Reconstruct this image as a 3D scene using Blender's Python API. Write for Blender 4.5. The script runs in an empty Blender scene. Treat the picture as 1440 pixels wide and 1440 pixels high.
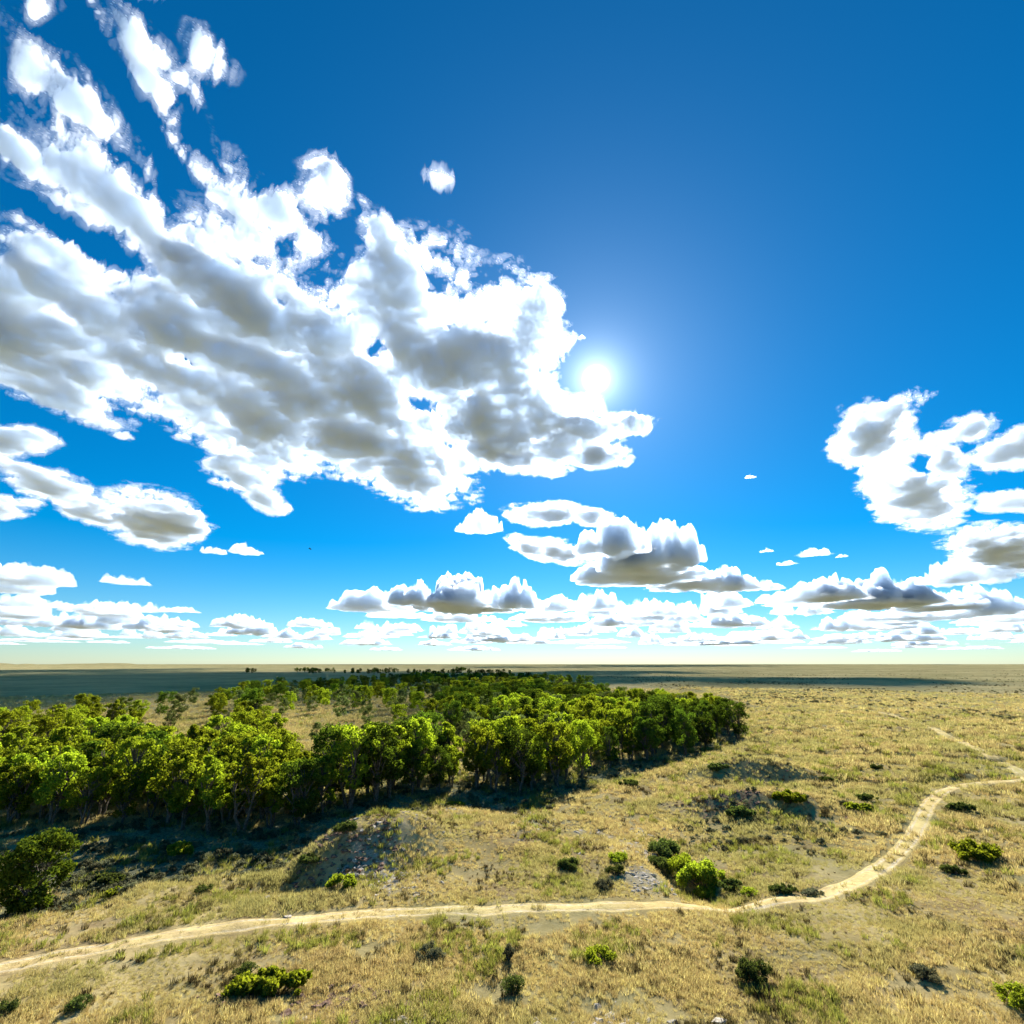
import bpy, math, random
import numpy as np

# ------------------------------------------------------------------ camera
IMG = 1440.0
FPX = 720.0                      # focal length in photo pixels (90 degree lens)
PITCH = math.atan((934.0 - 720.0) / FPX)
CAMZ = 22.0
scene = bpy.context.scene
col = scene.collection
cam_d = bpy.data.cameras.new('camera')
cam_d.sensor_width = 36.0
cam_d.lens = 18.0
cam_d.clip_start = 0.491
cam_d.clip_end = 400000.0
cam = bpy.data.objects.new('camera', cam_d)
cam.location = (0, 0, CAMZ)
cam.rotation_euler = (math.radians(90) + PITCH, 0, 0)
col.objects.link(cam)
scene.camera = cam

def raydir(px, py):
    x = (px - 720.0) / FPX
    u = (720.0 - py) / FPX
    c, s = math.cos(PITCH), math.sin(PITCH)
    d = np.array([x, c - u * s, s + u * c])
    return d / np.linalg.norm(d)

# ------------------------------------------------------------------ sky, sun, exposure
SUN = raydir(838, 533)
SUN_EL = math.asin(SUN[2])
SUN_AZ = math.atan2(SUN[0], SUN[1])       # clockwise from +Y
world = bpy.data.worlds.new('World')
scene.world = world
world.use_nodes = True
wn = world.node_tree.nodes
wl = world.node_tree.links
for n in list(wn):
    wn.remove(n)
w_out = wn.new('ShaderNodeOutputWorld')
w_bg = wn.new('ShaderNodeBackground')
w_sky = wn.new('ShaderNodeTexSky')
w_sky.sky_type = 'NISHITA'
w_sky.sun_disc = False
w_sky.sun_elevation = SUN_EL
w_sky.sun_rotation = SUN_AZ
w_sky.altitude = 0.0
w_sky.air_density = 1.0
w_sky.dust_density = 0.04
w_sky.ozone_density = 6.0
w_hs = wn.new('ShaderNodeHueSaturation')
w_hs.inputs['Saturation'].default_value = 1.42
w_hs.inputs['Value'].default_value = 0.93
w_hs.inputs['Hue'].default_value = 0.491
wl.new(w_sky.outputs[0], w_hs.inputs['Color'])
# the sun's disc and the aureole round it
w_geo = wn.new('ShaderNodeTexCoord')
w_dot = wn.new('ShaderNodeVectorMath'); w_dot.operation = 'DOT_PRODUCT'
w_nrm = wn.new('ShaderNodeVectorMath'); w_nrm.operation = 'NORMALIZE'
wl.new(w_geo.outputs['Generated'], w_nrm.inputs[0])
wl.new(w_nrm.outputs[0], w_dot.inputs[0])
w_dot.inputs[1].default_value = tuple(SUN)
w_ac = wn.new('ShaderNodeMath'); w_ac.operation = 'ARCCOSINE'
wl.new(w_dot.outputs['Value'], w_ac.inputs[0])
def wmath(op, a, b=None, c=None):
    n = wn.new('ShaderNodeMath'); n.operation = op
    for i, v in enumerate((a, b, c)):
        if v is None:
            continue
        if isinstance(v, (int, float)):
            n.inputs[i].default_value = v
        else:
            wl.new(v, n.inputs[i])
    return n.outputs[0]
ang = w_ac.outputs[0]
disc = wn.new('ShaderNodeMapRange'); disc.interpolation_type = 'SMOOTHSTEP'
disc.inputs['From Min'].default_value = math.radians(1.55)
disc.inputs['From Max'].default_value = math.radians(0.85)
wl.new(ang, disc.inputs['Value'])
g1 = wmath('MULTIPLY', wmath('POWER', 2.718, wmath('MULTIPLY', ang, -1 / math.radians(1.4))), 18.0)
g2 = wmath('MULTIPLY', wmath('POWER', 2.718, wmath('MULTIPLY', ang, -1 / math.radians(8.0))), 3.2)
glow = wmath('ADD', wmath('ADD', g1, g2), wmath('MULTIPLY', disc.outputs[0], 60.0))
w_gl = wn.new('ShaderNodeVectorMath'); w_gl.operation = 'SCALE'
w_gl.inputs[0].default_value = (0.86, 1.0, 1.0)
wl.new(glow, w_gl.inputs['Scale'])
w_add = wn.new('ShaderNodeVectorMath'); w_add.operation = 'ADD'
w_wb = wn.new('ShaderNodeVectorMath'); w_wb.operation = 'MULTIPLY'
w_wb.inputs[1].default_value = (0.86, 0.99, 1.06)
wl.new(w_hs.outputs[0], w_wb.inputs[0])
wl.new(w_wb.outputs[0], w_add.inputs[0])
wl.new(w_gl.outputs[0], w_add.inputs[1])
wl.new(w_add.outputs[0], w_bg.inputs['Color'])
w_bg.inputs['Strength'].default_value = 0.05
wl.new(w_bg.outputs[0], w_out.inputs['Surface'])

sun_d = bpy.data.lights.new('sun', 'SUN')
sun_d.energy = 5.0
sun_d.angle = math.radians(0.53)
sun_d.color = (1.0, 0.985, 0.955)
sun_o = bpy.data.objects.new('sun', sun_d)
col.objects.link(sun_o)
sun_o.rotation_euler = (math.radians(90) - SUN_EL, 0, math.pi - SUN_AZ)
sun_o.location = (0, 0, 60)

scene.view_settings.view_transform = 'Standard'
scene.view_settings.look = 'None'
scene.view_settings.exposure = 1.30
scene.view_settings.gamma = 1.0
scene.render.engine = 'CYCLES'
cy = scene.cycles
cy.use_denoising = True
cy.use_adaptive_sampling = True
cy.adaptive_threshold = 0.02
cy.max_bounces = 10
cy.diffuse_bounces = 3
cy.glossy_bounces = 1
cy.transmission_bounces = 4
cy.volume_bounces = 8
cy.transparent_max_bounces = 128
cy.sample_clamp_indirect = 10.0
scene.world.cycles.sampling_method = 'MANUAL'
scene.world.cycles.sample_map_resolution = 512

# ------------------------------------------------------------------ numeric noise
_rng = np.random.RandomState(7)
_G = _rng.rand(65536) * 2 * np.pi
_GX, _GY = np.cos(_G), np.sin(_G)

def _hash(ix, iy, seed):
    h = (ix.astype(np.int64) * 374761393 + iy.astype(np.int64) * 668265263 + seed * 974711) & 0xFFFFFFFF
    h = ((h ^ (h >> 13)) * 1274126177) & 0xFFFFFFFF
    return ((h ^ (h >> 16)) & 0xFFFF).astype(np.int64)

def pnoise(x, y, seed=0):
    ix = np.floor(x); iy = np.floor(y)
    fx = x - ix; fy = y - iy
    ux = fx * fx * fx * (fx * (fx * 6 - 15) + 10)
    uy = fy * fy * fy * (fy * (fy * 6 - 15) + 10)
    def g(dx, dy):
        h = _hash(ix + dx, iy + dy, seed)
        return _GX[h] * (fx - dx) + _GY[h] * (fy - dy)
    a = g(0, 0); b = g(1, 0); c = g(0, 1); d = g(1, 1)
    return ((a + ux * (b - a)) * (1 - uy) + (c + ux * (d - c)) * uy) * 1.5

def fbm(x, y, octv=5, seed=0, gain=0.5, lac=2.03):
    s = np.zeros_like(x); a = 1.0; t = 0.0
    for o in range(octv):
        s += a * pnoise(x, y, seed + o * 17); t += a
        x = x * lac + 13.7; y = y * lac - 7.1; a *= gain
    return s / t * 1.6

def billow(x, y, octv=5, seed=0, gain=0.5, lac=2.03):
    s = np.zeros_like(x); a = 1.0; t = 0.0
    for o in range(octv):
        s += a * (1.0 - 2.2 * np.abs(pnoise(x, y, seed + o * 17))); t += a
        x = x * lac + 13.7; y = y * lac - 7.1; a *= gain
    return s / t

def sstep(a, b, x):
    t = np.clip((x - a) / (b - a), 0, 1)
    return t * t * (3 - 2 * t)

# ------------------------------------------------------------------ helpers
def tag(o, label=None, cat=None, group=None, kind=None):
    if label: o['label'] = label
    if cat: o['category'] = cat
    if group: o['group'] = group
    if kind: o['kind'] = kind
    return o

def mesh_np(name, verts, quads=None, tris=None):
    me = bpy.data.meshes.new(name)
    verts = np.ascontiguousarray(verts, dtype=np.float32)
    nq = 0 if quads is None else len(quads)
    nt = 0 if tris is None else len(tris)
    idx = []
    if nq: idx.append(np.asarray(quads, dtype=np.int32).ravel())
    if nt: idx.append(np.asarray(tris, dtype=np.int32).ravel())
    idx = np.concatenate(idx)
    me.vertices.add(len(verts))
    me.vertices.foreach_set('co', verts.ravel())
    me.loops.add(len(idx))
    me.loops.foreach_set('vertex_index', idx)
    me.polygons.add(nq + nt)
    starts = np.concatenate([np.arange(nq) * 4, nq * 4 + np.arange(nt) * 3]).astype(np.int32)
    me.polygons.foreach_set('loop_start', starts)
    me.update(calc_edges=True)
    return me

def set_attr(me, name, arr):
    a = me.attributes.new(name, 'FLOAT', 'POINT')
    a.data.foreach_set('value', np.ascontiguousarray(arr, dtype=np.float32))

def smooth(me):
    me.polygons.foreach_set('use_smooth', np.ones(len(me.polygons), dtype=bool))

def link(name, me, parent=None):
    o = bpy.data.objects.new(name, me)
    col.objects.link(o)
    if parent is not None:
        o.parent = parent
    return o

class Mat:
    def __init__(self, name):
        self.m = bpy.data.materials.new(name); self.m.use_nodes = True
        self.t = self.m.node_tree; self.n = self.t.nodes; self.l = self.t.links
        for x in list(self.n): self.n.remove(x)
        self.out = self.n.new('ShaderNodeOutputMaterial')
    def new(self, typ, **kw):
        n = self.n.new(typ)
        for k, v in kw.items(): setattr(n, k, v)
        return n
    def put(self, sock, v):
        if isinstance(v, bpy.types.NodeSocket): self.l.new(v, sock)
        elif isinstance(v, tuple) and len(v) == 3 and len(sock.default_value) == 4: sock.default_value = (*v, 1.0)
        else: sock.default_value = v
    def math(self, op, a, b=None, c=None, clamp=False):
        n = self.new('ShaderNodeMath', operation=op, use_clamp=clamp)
        for i, v in enumerate((a, b, c)):
            if v is not None: self.put(n.inputs[i], v)
        return n.outputs[0]
    def mix(self, f, a, b, blend='MIX'):
        n = self.new('ShaderNodeMix', data_type='RGBA', blend_type=blend)
        self.put(n.inputs[0], f); self.put(n.inputs[6], a); self.put(n.inputs[7], b)
        return n.outputs[2]
    def ramp(self, v, lo, hi, smooth=True):
        n = self.new('ShaderNodeMapRange', interpolation_type='SMOOTHSTEP' if smooth else 'LINEAR')
        self.put(n.inputs['Value'], v)
        n.inputs['From Min'].default_value = lo; n.inputs['From Max'].default_value = hi
        return n.outputs[0]
    def noise(self, vec, scale, detail=4, rough=0.55, dist=0.0):
        n = self.new('ShaderNodeTexNoise')
        if vec is not None: self.l.new(vec, n.inputs['Vector'])
        n.inputs['Scale'].default_value = scale; n.inputs['Detail'].default_value = detail
        n.inputs['Roughness'].default_value = rough; n.inputs['Distortion'].default_value = dist
        return n.outputs['Fac']
    def attr(self, name):
        return self.new('ShaderNodeAttribute', attribute_name=name).outputs['Fac']
# ------------------------------------------------------------------ terrain
BANK = np.array([(-900, -200), (-120, 20), (-60, 41), (-41, 48.8), (-36, 57), (-24, 62), (-20.5, 72), (-13, 85.9), (3, 85), (14, 101), (35, 122), (64, 154), (112, 243), (150, 420), (150, 900), (60, 2200), (-400, 4500)], float)

def poly_dist(P, X, Y):
    """distance to polyline; sign: positive on the right-hand side of the direction of travel"""
    best = np.full(X.shape, 1e12); sg = np.ones(X.shape)
    for (ax, ay), (bx, by) in zip(P[:-1], P[1:]):
        dx, dy = bx - ax, by - ay; L = dx * dx + dy * dy
        t = np.clip(((X - ax) * dx + (Y - ay) * dy) / L, 0, 1)
        ex = X - ax - t * dx; ey = Y - ay - t * dy
        d = ex * ex + ey * ey
        cr = -(dx * ey - dy * ex)
        m = d < best
        best = np.where(m, d, best); sg = np.where(m, np.sign(cr), sg)
    return np.sqrt(best) * sg

def bump(X, Y, x, y, rx, ry, h, ang=0.0, p=1.0):
    c, s = math.cos(ang), math.sin(ang)
    u = (c * (X - x) + s * (Y - y)) / rx; v = (-s * (X - x) + c * (Y - y)) / ry
    return h * np.exp(-(u * u + v * v) ** p)

ROAD_PX = [(-120, 1392), (0, 1362), (150, 1332), (350, 1298), (600, 1279), (900, 1275), (1150, 1270), (1240, 1222), (1290, 1172), (1308, 1125), (1335, 1107), (1390, 1100), (1480, 1097)]
ROAD2_PX = [(1470, 1112), (1440, 1092), (1400, 1066), (1340, 1040), (1290, 1016), (1230, 1000), (1180, 992)]

def masks(X, Y):
    """what grows or lies where: sage (grey-green), pale stone, red gravel, lush green"""
    R = np.hypot(X, Y)
    sd = poly_dist(BANK, X, Y)
    n = fbm(X / 7, Y / 7, 4, 201)
    sage = sstep(3, -3, sd + n * 3) * sstep(-60, -25, sd + n * 8) * sstep(260, 120, R)
    pale = np.clip(bump(X, Y, -13.3, 58, 4, 4.2, 1.1) + bump(X, Y, -16, 67, 4.5, 4, .9) + bump(X, Y, 14.3, 64, 2.4, 4, 1.1) + bump(X, Y, 12.5, 57, 2.4, 3.4, .9) + bump(X, Y, -4, 82, 9, 1.3, .8) + bump(X, Y, 9, 74, 9, 5, .5) + bump(X, Y, -7, 33, 2.2, 1.6, .9) + bump(X, Y, 5, 33, 2.5, 1.6, .6), 0, 1) * sstep(-.35, .35, n + .15)
    red = np.clip(bump(X, Y, 33.5, 83.5, 7.5, 3.4, 1.0) + bump(X, Y, 47, 104, 8, 4, .55) + bump(X, Y, -11, 36, 4, 1.5, .25) + bump(X, Y, -17, 62, 4.5, 5.5, .8, .5), 0, 1) * sstep(-.5, .2, n + .2)
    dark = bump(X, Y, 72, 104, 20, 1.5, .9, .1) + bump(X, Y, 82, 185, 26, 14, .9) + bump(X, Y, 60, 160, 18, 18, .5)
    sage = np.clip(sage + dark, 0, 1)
    return sage, pale, red

def hgt(X, Y):
    X = np.asarray(X, float); Y = np.asarray(Y, float)
    R = np.hypot(X, Y)
    sd = poly_dist(BANK, X, Y) + 2.2 * fbm(X / 9, Y / 9, 3, 71) * sstep(500, 60, R)
    up = sstep(-3.5, 5.0, sd)
    flood = 0.25 * fbm(X / 25, Y / 25, 4, 5)
    upl = 2.1 + 0.55 * fbm(X / 38, Y / 38, 5, 9) + 0.05 * np.clip(62 - Y, -10, 90) + 0.16 * fbm(X / 4.5, Y / 4.5, 4, 12)
    z = flood * (1 - up) + upl * up
    # bench end, its gully, the two mounds and the little ravine
    z = z + bump(X, Y, -15.5, 66.5, 7.5, 5.5, 3.0, .5, 1.6) - bump(X, Y, -20.5, 56.5, 6, 3.2, 1.1, .3) + bump(X, Y, -6, 72, 12, 10, 1.0)
    z = z + bump(X, Y, 47, 109, 10, 5.2, 3.0, -.15, 1.1) + bump(X, Y, 34.5, 85, 9, 4.2, 1.9, -.1, 1.1) + bump(X, Y, 43, 88, 7, 4, 1.0)
    z = z - bump(X, Y, 17.2, 58, 2.6, 6.5, 2.0, .12) + bump(X, Y, 12.5, 62, 5, 6, .8)
    z = z - bump(X, Y, 72, 104, 22, 1.6, 1.6, .1) - bump(X, Y, 100, 128, 26, 2.2, 1.5, -.25)
    _s, _p, _r = masks(X, Y)
    z = z + (np.clip(_p * .35 + _r * .7, 0, 1)) * (.75 * billow(X / 3.4, Y / 3.4, 4, 91, .55) - .15)
    # far country: long low swells and a few flat hills on the skyline
    far = sstep(250, 2500, R)
    z = z + far * (3.5 * fbm(X / 900, Y / 900, 4, 31) + 9 * sstep(3000, 20000, R) * fbm(X / 5200, Y / 5200, 4, 37))
    z = z + sstep(6000, 14000, R) * 8
    for (hx, hy, rx, h) in [(-13900, 14500, 420, 62), (-13250, 14600, 300, 40), (-10600, 14200, 500, 38), (-11600, 14900, 900, 30)]:
        z = z + bump(X, Y, hx, hy, rx, rx, h, 0, 2.5)
    return z

def hit(px, py):
    """where the sight line through a photo pixel meets the terrain"""
    d = raydir(px, py)
    t = 10.0 * 1.02 ** np.arange(400)
    for _ in range(2):
        below = CAMZ + d[2] * t < hgt(d[0] * t, d[1] * t)
        i = max(1, int(np.argmax(below)))
        t = np.linspace(t[i - 1], t[i], 120)
    below = CAMZ + d[2] * t < hgt(d[0] * t, d[1] * t)
    p = d * t[int(np.argmax(below))]
    return np.array([p[0], p[1], CAMZ + p[2]])

def px_per_m(p):
    """photo pixels per metre at point p"""
    v = np.array(p) - np.array([0, 0, CAMZ])
    return FPX / (v[1] * math.cos(PITCH) + v[2] * math.sin(PITCH))

def z_at(x, y):
    return float(hgt(np.array([x]), np.array([y]))[0])

road_pts = np.array([hit(*p)[:2] for p in ROAD_PX])
road2_pts = np.array([hit(*p)[:2] for p in ROAD2_PX])

def resample(P, step):
    # smooth the corners, then even steps
    for _ in range(3):
        Q = [P[0]]
        for a, b in zip(P[:-1], P[1:]):
            Q += [a * .75 + b * .25, a * .25 + b * .75]
        Q.append(P[-1]); P = np.array(Q)
    L = np.concatenate([[0], np.cumsum(np.hypot(*(P[1:] - P[:-1]).T))])
    s = np.arange(0, L[-1], step)
    return np.stack([np.interp(s, L, P[:, 0]), np.interp(s, L, P[:, 1])], 1)

ROAD = resample(road_pts, .4)
ROAD2 = resample(road2_pts, .8)

def ground_group():
    """shared procedural soil-and-dry-grass colouring"""
    g = bpy.data.node_groups.new('prairie_colour', 'ShaderNodeTree')
    g.interface.new_socket('Color', in_out='OUTPUT', socket_type='NodeSocketColor')
    g.interface.new_socket('Height', in_out='OUTPUT', socket_type='NodeSocketFloat')
    M = Mat.__new__(Mat); M.t = g; M.n = g.nodes; M.l = g.links
    out = g.nodes.new('NodeGroupOutput')
    pos = M.new('ShaderNodeNewGeometry').outputs['Position']
    big = M.noise(pos, 0.035, 4, .6)
    huge = M.noise(pos, 0.0022, 5, .6)
    med = M.noise(pos, 0.22, 5, .62)
    fine = M.noise(pos, 2.3, 6, .7)
    c = M.mix(M.ramp(med, .34, .66), (.44, .325, .13), (.58, .45, .20))
    c = M.mix(M.math('MULTIPLY', M.ramp(big, .44, .64), .75), c, (.33, .29, .12))
    c = M.mix(M.math('MULTIPLY', M.ramp(huge, .42, .62), .5), c, (.27, .215, .095))
    c = M.mix(M.math('MULTIPLY', M.ramp(M.noise(pos, .09, 5, .65), .50, .66), .7), c, (.30, .195, .095))
    c = M.mix(M.math('MULTIPLY', M.ramp(fine, .52, .72), .55), c, (.22, .165, .07))
    c = M.mix(M.math('MULTIPLY', M.ramp(fine, .46, .28), .35), c, (.58, .47, .26))
    c = M.mix(M.math('MULTIPLY', M.attr('sward'), M.ramp(M.noise(pos, .05, 6, .7), .3, .62)), c, M.mix(M.ramp(M.noise(pos, .006, 6, .7), .4, .6), (.52, .42, .20), (.29, .26, .115)))
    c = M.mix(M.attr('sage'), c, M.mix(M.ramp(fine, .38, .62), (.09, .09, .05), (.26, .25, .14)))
    c = M.mix(M.math('MULTIPLY', M.attr('red'), M.ramp(fine, .35, .6)), c, M.mix(M.ramp(M.noise(pos, 5, 3), .4, .6), (.13, .075, .05), (.30, .21, .15)))
    c = M.mix(M.math('MULTIPLY', M.attr('pale'), M.ramp(M.noise(pos, 1.1, 6, .7), .36, .56)), c, (.46, .40, .30))
    M.l.new(c, out.inputs['Color'])
    h = M.math('ADD', M.math('MULTIPLY', fine, .25), M.math('MULTIPLY', med, .5))
    M.l.new(h, out.inputs['Height'])
    return g

GG = ground_group()

def ground_mat():
    M = Mat('prairie_ground')
    gr = M.new('ShaderNodeGroup'); gr.node_tree = GG
    b = M.new('ShaderNodeBump'); b.inputs['Strength'].default_value = .9; b.inputs['Distance'].default_value = .35
    M.l.new(gr.outputs['Height'], b.inputs['Height'])
    d = M.new('ShaderNodeBsdfDiffuse')
    d.inputs['Roughness'].default_value = .6
    M.l.new(gr.outputs['Color'], d.inputs['Color']); M.l.new(b.outputs[0], d.inputs['Normal'])
    M.l.new(d.outputs[0], M.out.inputs['Surface'])
    return M.m

def track_mat():
    M = Mat('bare_track_soil')
    gr = M.new('ShaderNodeGroup'); gr.node_tree = GG
    pos = M.new('ShaderNodeNewGeometry').outputs['Position']
    n = M.noise(pos, 1.6, 6, .7); n2 = M.noise(pos, .16, 3, .6)
    soil = M.mix(M.ramp(n, .35, .65), (.38, .305, .175), (.52, .435, .28))
    k = M.math('ADD', M.attr('worn'), M.math('ADD', M.math('MULTIPLY', M.math('SUBTRACT', n, .5), 1.5), M.math('MULTIPLY', M.math('SUBTRACT', n2, .5), 1.8)))
    c = M.mix(M.ramp(k, .42, 1.05), gr.outputs['Color'], soil)
    b = M.new('ShaderNodeBump'); b.inputs['Strength'].default_value = .7; b.inputs['Distance'].default_value = .15
    M.l.new(n, b.inputs['Height'])
    d = M.new('ShaderNodeBsdfDiffuse')
    M.l.new(c, d.inputs['Color']); M.l.new(b.outputs[0], d.inputs['Normal'])
    M.l.new(d.outputs[0], M.out.inputs['Surface'])
    return M.m

def build_ground():
    r = [14.0]
    while r[-1] < 90000:
        k = 1.0085 if r[-1] < 350 else (1.02 if r[-1] < 3000 else 1.05)
        r.append(r[-1] * k)
    r = np.array([0.0, 6.0] + r)
    az = np.radians(np.concatenate([np.arange(-56, 56, .2), np.arange(56, 304, 4.0)]))
    A, Rr = np.meshgrid(az, r)
    X = Rr * np.sin(A); Y = Rr * np.cos(A)
    Z = hgt(X, Y)
    nr, na = X.shape
    i = np.arange(nr - 1)[:, None] * na; j = np.arange(na)[None, :]; j2 = (j + 1) % na
    q = np.stack([i + j, i + j2, i + na + j2, i + na + j], -1).reshape(-1, 4)[:, ::-1]
    me = mesh_np('ground', np.stack([X, Y, Z], -1).reshape(-1, 3), quads=q)
    s, p, rd = masks(X.ravel(), Y.ravel())
    set_attr(me, 'sage', s); set_attr(me, 'pale', p); set_attr(me, 'red', rd); set_attr(me, 'sward', sstep(150, 420, np.hypot(X.ravel(), Y.ravel())))
    smooth(me)
    me.materials.append(ground_mat())
    return tag(link('ground', me), 'dry tawny prairie ground reaching the horizon', None, None, 'structure')

build_ground()

def strip(name, P, width, lift, worn_fn, mat, label):
    T = np.gradient(P, axis=0); T /= np.linalg.norm(T, axis=1)[:, None]
    Nn = np.stack([T[:, 1], -T[:, 0]], 1)
    u = np.linspace(-1, 1, 17)
    X = P[:, 0:1] + Nn[:, 0:1] * u * width / 2; Y = P[:, 1:2] + Nn[:, 1:2] * u * width / 2
    W = worn_fn(u)[None, :] * np.ones_like(X)
    Z = hgt(X, Y) + lift - .03 * W - .16 * (u ** 6)[None, :]
    n, m = X.shape
    i = np.arange(n - 1)[:, None] * m; j = np.arange(m - 1)[None, :]
    q = np.stack([i + j, i + j + 1, i + m + j + 1, i + m + j], -1).reshape(-1, 4)
    me = mesh_np(name, np.stack([X, Y, Z], -1).reshape(-1, 3), quads=q[:, ::-1])
    s, p, r_ = masks(X.ravel(), Y.ravel())
    set_attr(me, 'sage', s); set_attr(me, 'pale', p); set_attr(me, 'red', r_)
    set_attr(me, 'worn', W.ravel())
    smooth(me); me.materials.append(mat)
    return tag(link(name, me), label, None, None, 'structure')

TM = track_mat()
def ruts(u):
    return np.clip(np.exp(-((np.abs(u) - .5) / .17) ** 2) + .05, 0, 1) * sstep(1, .8, np.abs(u))
strip('dirt_road', ROAD, 2.3, .06, ruts, TM, 'pale two-rut dirt track curving across the dry slope')
strip('dirt_road', ROAD2, 2.6, .09, lambda u: .75 * ruts(u), TM, 'faint dirt track running off towards the far plain')
# ------------------------------------------------------------------ plants
def leaf_mat(name, c_lo, c_hi, trans, t_mul=(1.25, 1.15, .45), var=.22, patch=None):
    M = Mat(name)
    geo = M.new('ShaderNodeNewGeometry'); oi = M.new('ShaderNodeObjectInfo')
    k = M.math('ADD', M.math('MULTIPLY', geo.outputs['Random Per Island'], .65), M.math('MULTIPLY', oi.outputs['Random'], .35))
    c = M.mix(k, c_lo, c_hi)
    hs = M.new('ShaderNodeHueSaturation')
    M.put(hs.inputs['Color'], c)
    M.put(hs.inputs['Value'], M.math('ADD', 1 - var, M.math('MULTIPLY', oi.outputs['Random'], 2 * var)))
    M.put(hs.inputs['Hue'], M.math('ADD', .482, M.math('MULTIPLY', oi.outputs['Random'], .036)))
    c = hs.outputs[0]
    if patch:
        n = M.noise(geo.outputs['Position'], patch[0], 4, .6)
        c = M.mix(M.math('MULTIPLY', M.ramp(n, .42, .62), patch[2]), c, patch[1])
        n = M.noise(geo.outputs['Position'], patch[0] * 3.1, 4, .6)
        c = M.mix(M.math('MULTIPLY', M.ramp(n, .5, .68), patch[4]), c, patch[3])
    d = M.new('ShaderNodeBsdfDiffuse'); M.put(d.inputs['Color'], c)
    t = M.new('ShaderNodeBsdfTranslucent')
    M.put(t.inputs['Color'], M.mix(1.0, c, t_mul, 'MULTIPLY'))
    mx = M.new('ShaderNodeMixShader'); mx.inputs[0].default_value = trans
    M.l.new(d.outputs[0], mx.inputs[1]); M.l.new(t.outputs[0], mx.inputs[2])
    M.l.new(mx.outputs[0], M.out.inputs['Surface'])
    return M.m

def bark_mat(name, lo, hi):
    M = Mat(name)
    pos = M.new('ShaderNodeTexCoord').outputs['Object']
    n = M.noise(pos, 4.0, 5, .7)
    d = M.new('ShaderNodeBsdfDiffuse'); M.put(d.inputs['Color'], M.mix(M.ramp(n, .35, .65), lo, hi))
    b = M.new('ShaderNodeBump'); b.inputs['Distance'].default_value = .05; M.l.new(n, b.inputs['Height']); M.l.new(b.outputs[0], d.inputs['Normal'])
    M.l.new(d.outputs[0], M.out.inputs['Surface'])
    return M.m

COTTON = leaf_mat('cottonwood_leaf', (.085, .12, .016), (.27, .315, .04), .6, (1.85, 1.78, .5))
COTTON_GREY = leaf_mat('willow_leaf', (.065, .085, .035), (.17, .20, .075), .5, (1.5, 1.5, .8))
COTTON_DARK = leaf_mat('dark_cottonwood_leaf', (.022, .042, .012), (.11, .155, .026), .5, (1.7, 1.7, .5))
SHRUB = leaf_mat('green_shrub_leaf', (.11, .15, .02), (.30, .34, .045), .58, (1.6, 1.55, .5))
SHRUB_DARK = leaf_mat('dark_shrub_leaf', (.05, .07, .025), (.13, .155, .05), .42, (1.4, 1.4, .6))
SHRUB_GREY = leaf_mat('sage_leaf', (.09, .095, .05), (.22, .22, .13), .35, (1.1, 1.05, .8))
STALK = leaf_mat('dry_stalk', (.05, .042, .022), (.15, .12, .055), .3, (1.1, 1.0, .7))
BARK = bark_mat('cottonwood_bark', (.07, .055, .04), (.20, .17, .13))
GRASS = leaf_mat('dry_grass_blade', (.34, .272, .115), (.60, .50, .25), .48, (1.2, 1.12, .8), .2, (.05, (.30, .30, .115), .7, (.38, .28, .14), .35))

def leaves(rs, centres, radii, n_per, size, flat=.85, hollow=.55):
    """n_per leaf clumps round each centre: little bent quads, facing every way"""
    V = []; Q = []
    cnt = 0
    for c, r, n in zip(centres, radii, n_per):
        d = rs.normal(size=(n, 3)); d /= np.linalg.norm(d, axis=1)[:, None]
        rr = r * (hollow + (1 - hollow) * rs.rand(n)) * (1 + .25 * rs.normal(size=n) * .6)
        p = c + d * rr[:, None] * np.array([1, 1, flat])
        nrm = d * .5 + rs.normal(size=(n, 3)) * .7; nrm /= np.linalg.norm(nrm, axis=1)[:, None]
        t = np.cross(nrm, rs.normal(size=(n, 3))); t /= np.linalg.norm(t, axis=1)[:, None]
        b = np.cross(nrm, t)
        s = size * (.6 + .8 * rs.rand(n))[:, None]
        k = .35 * s * nrm
        quad = np.stack([p - t * s * .62, p - b * s * .42 + k, p + t * s * .62, p + b * s * .42 + k * .6], 1)
        V.append(quad.reshape(-1, 3))
        Q.append(np.arange(n * 4).reshape(n, 4) + cnt); cnt += n * 4
    return np.concatenate(V), np.concatenate(Q)

def tube(path, rad, seg=6):
    path = np.array(path, float); n = len(path)
    T = np.gradient(path, axis=0); T /= np.linalg.norm(T, axis=1)[:, None]
    ref = np.array([.3, .9, .1]); A = np.cross(T, ref); A /= np.linalg.norm(A, axis=1)[:, None]
    B = np.cross(T, A)
    th = np.linspace(0, 2 * np.pi, seg, endpoint=False)
    V = path[:, None, :] + (A[:, None, :] * np.cos(th)[None, :, None] + B[:, None, :] * np.sin(th)[None, :, None]) * np.array(rad)[:, None, None]
    i = np.arange(n - 1)[:, None] * seg; j = np.arange(seg)[None, :]; j2 = (j + 1) % seg
    q = np.stack([i + j, i + j2, i + seg + j2, i + seg + j], -1).reshape(-1, 4)
    return V.reshape(-1, 3), q

def merge(parts):
    V = []; Q = []; k = 0
    for v, q in parts:
        V.append(v); Q.append(q + k); k += len(v)
    return np.concatenate(V), np.concatenate(Q)

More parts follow.
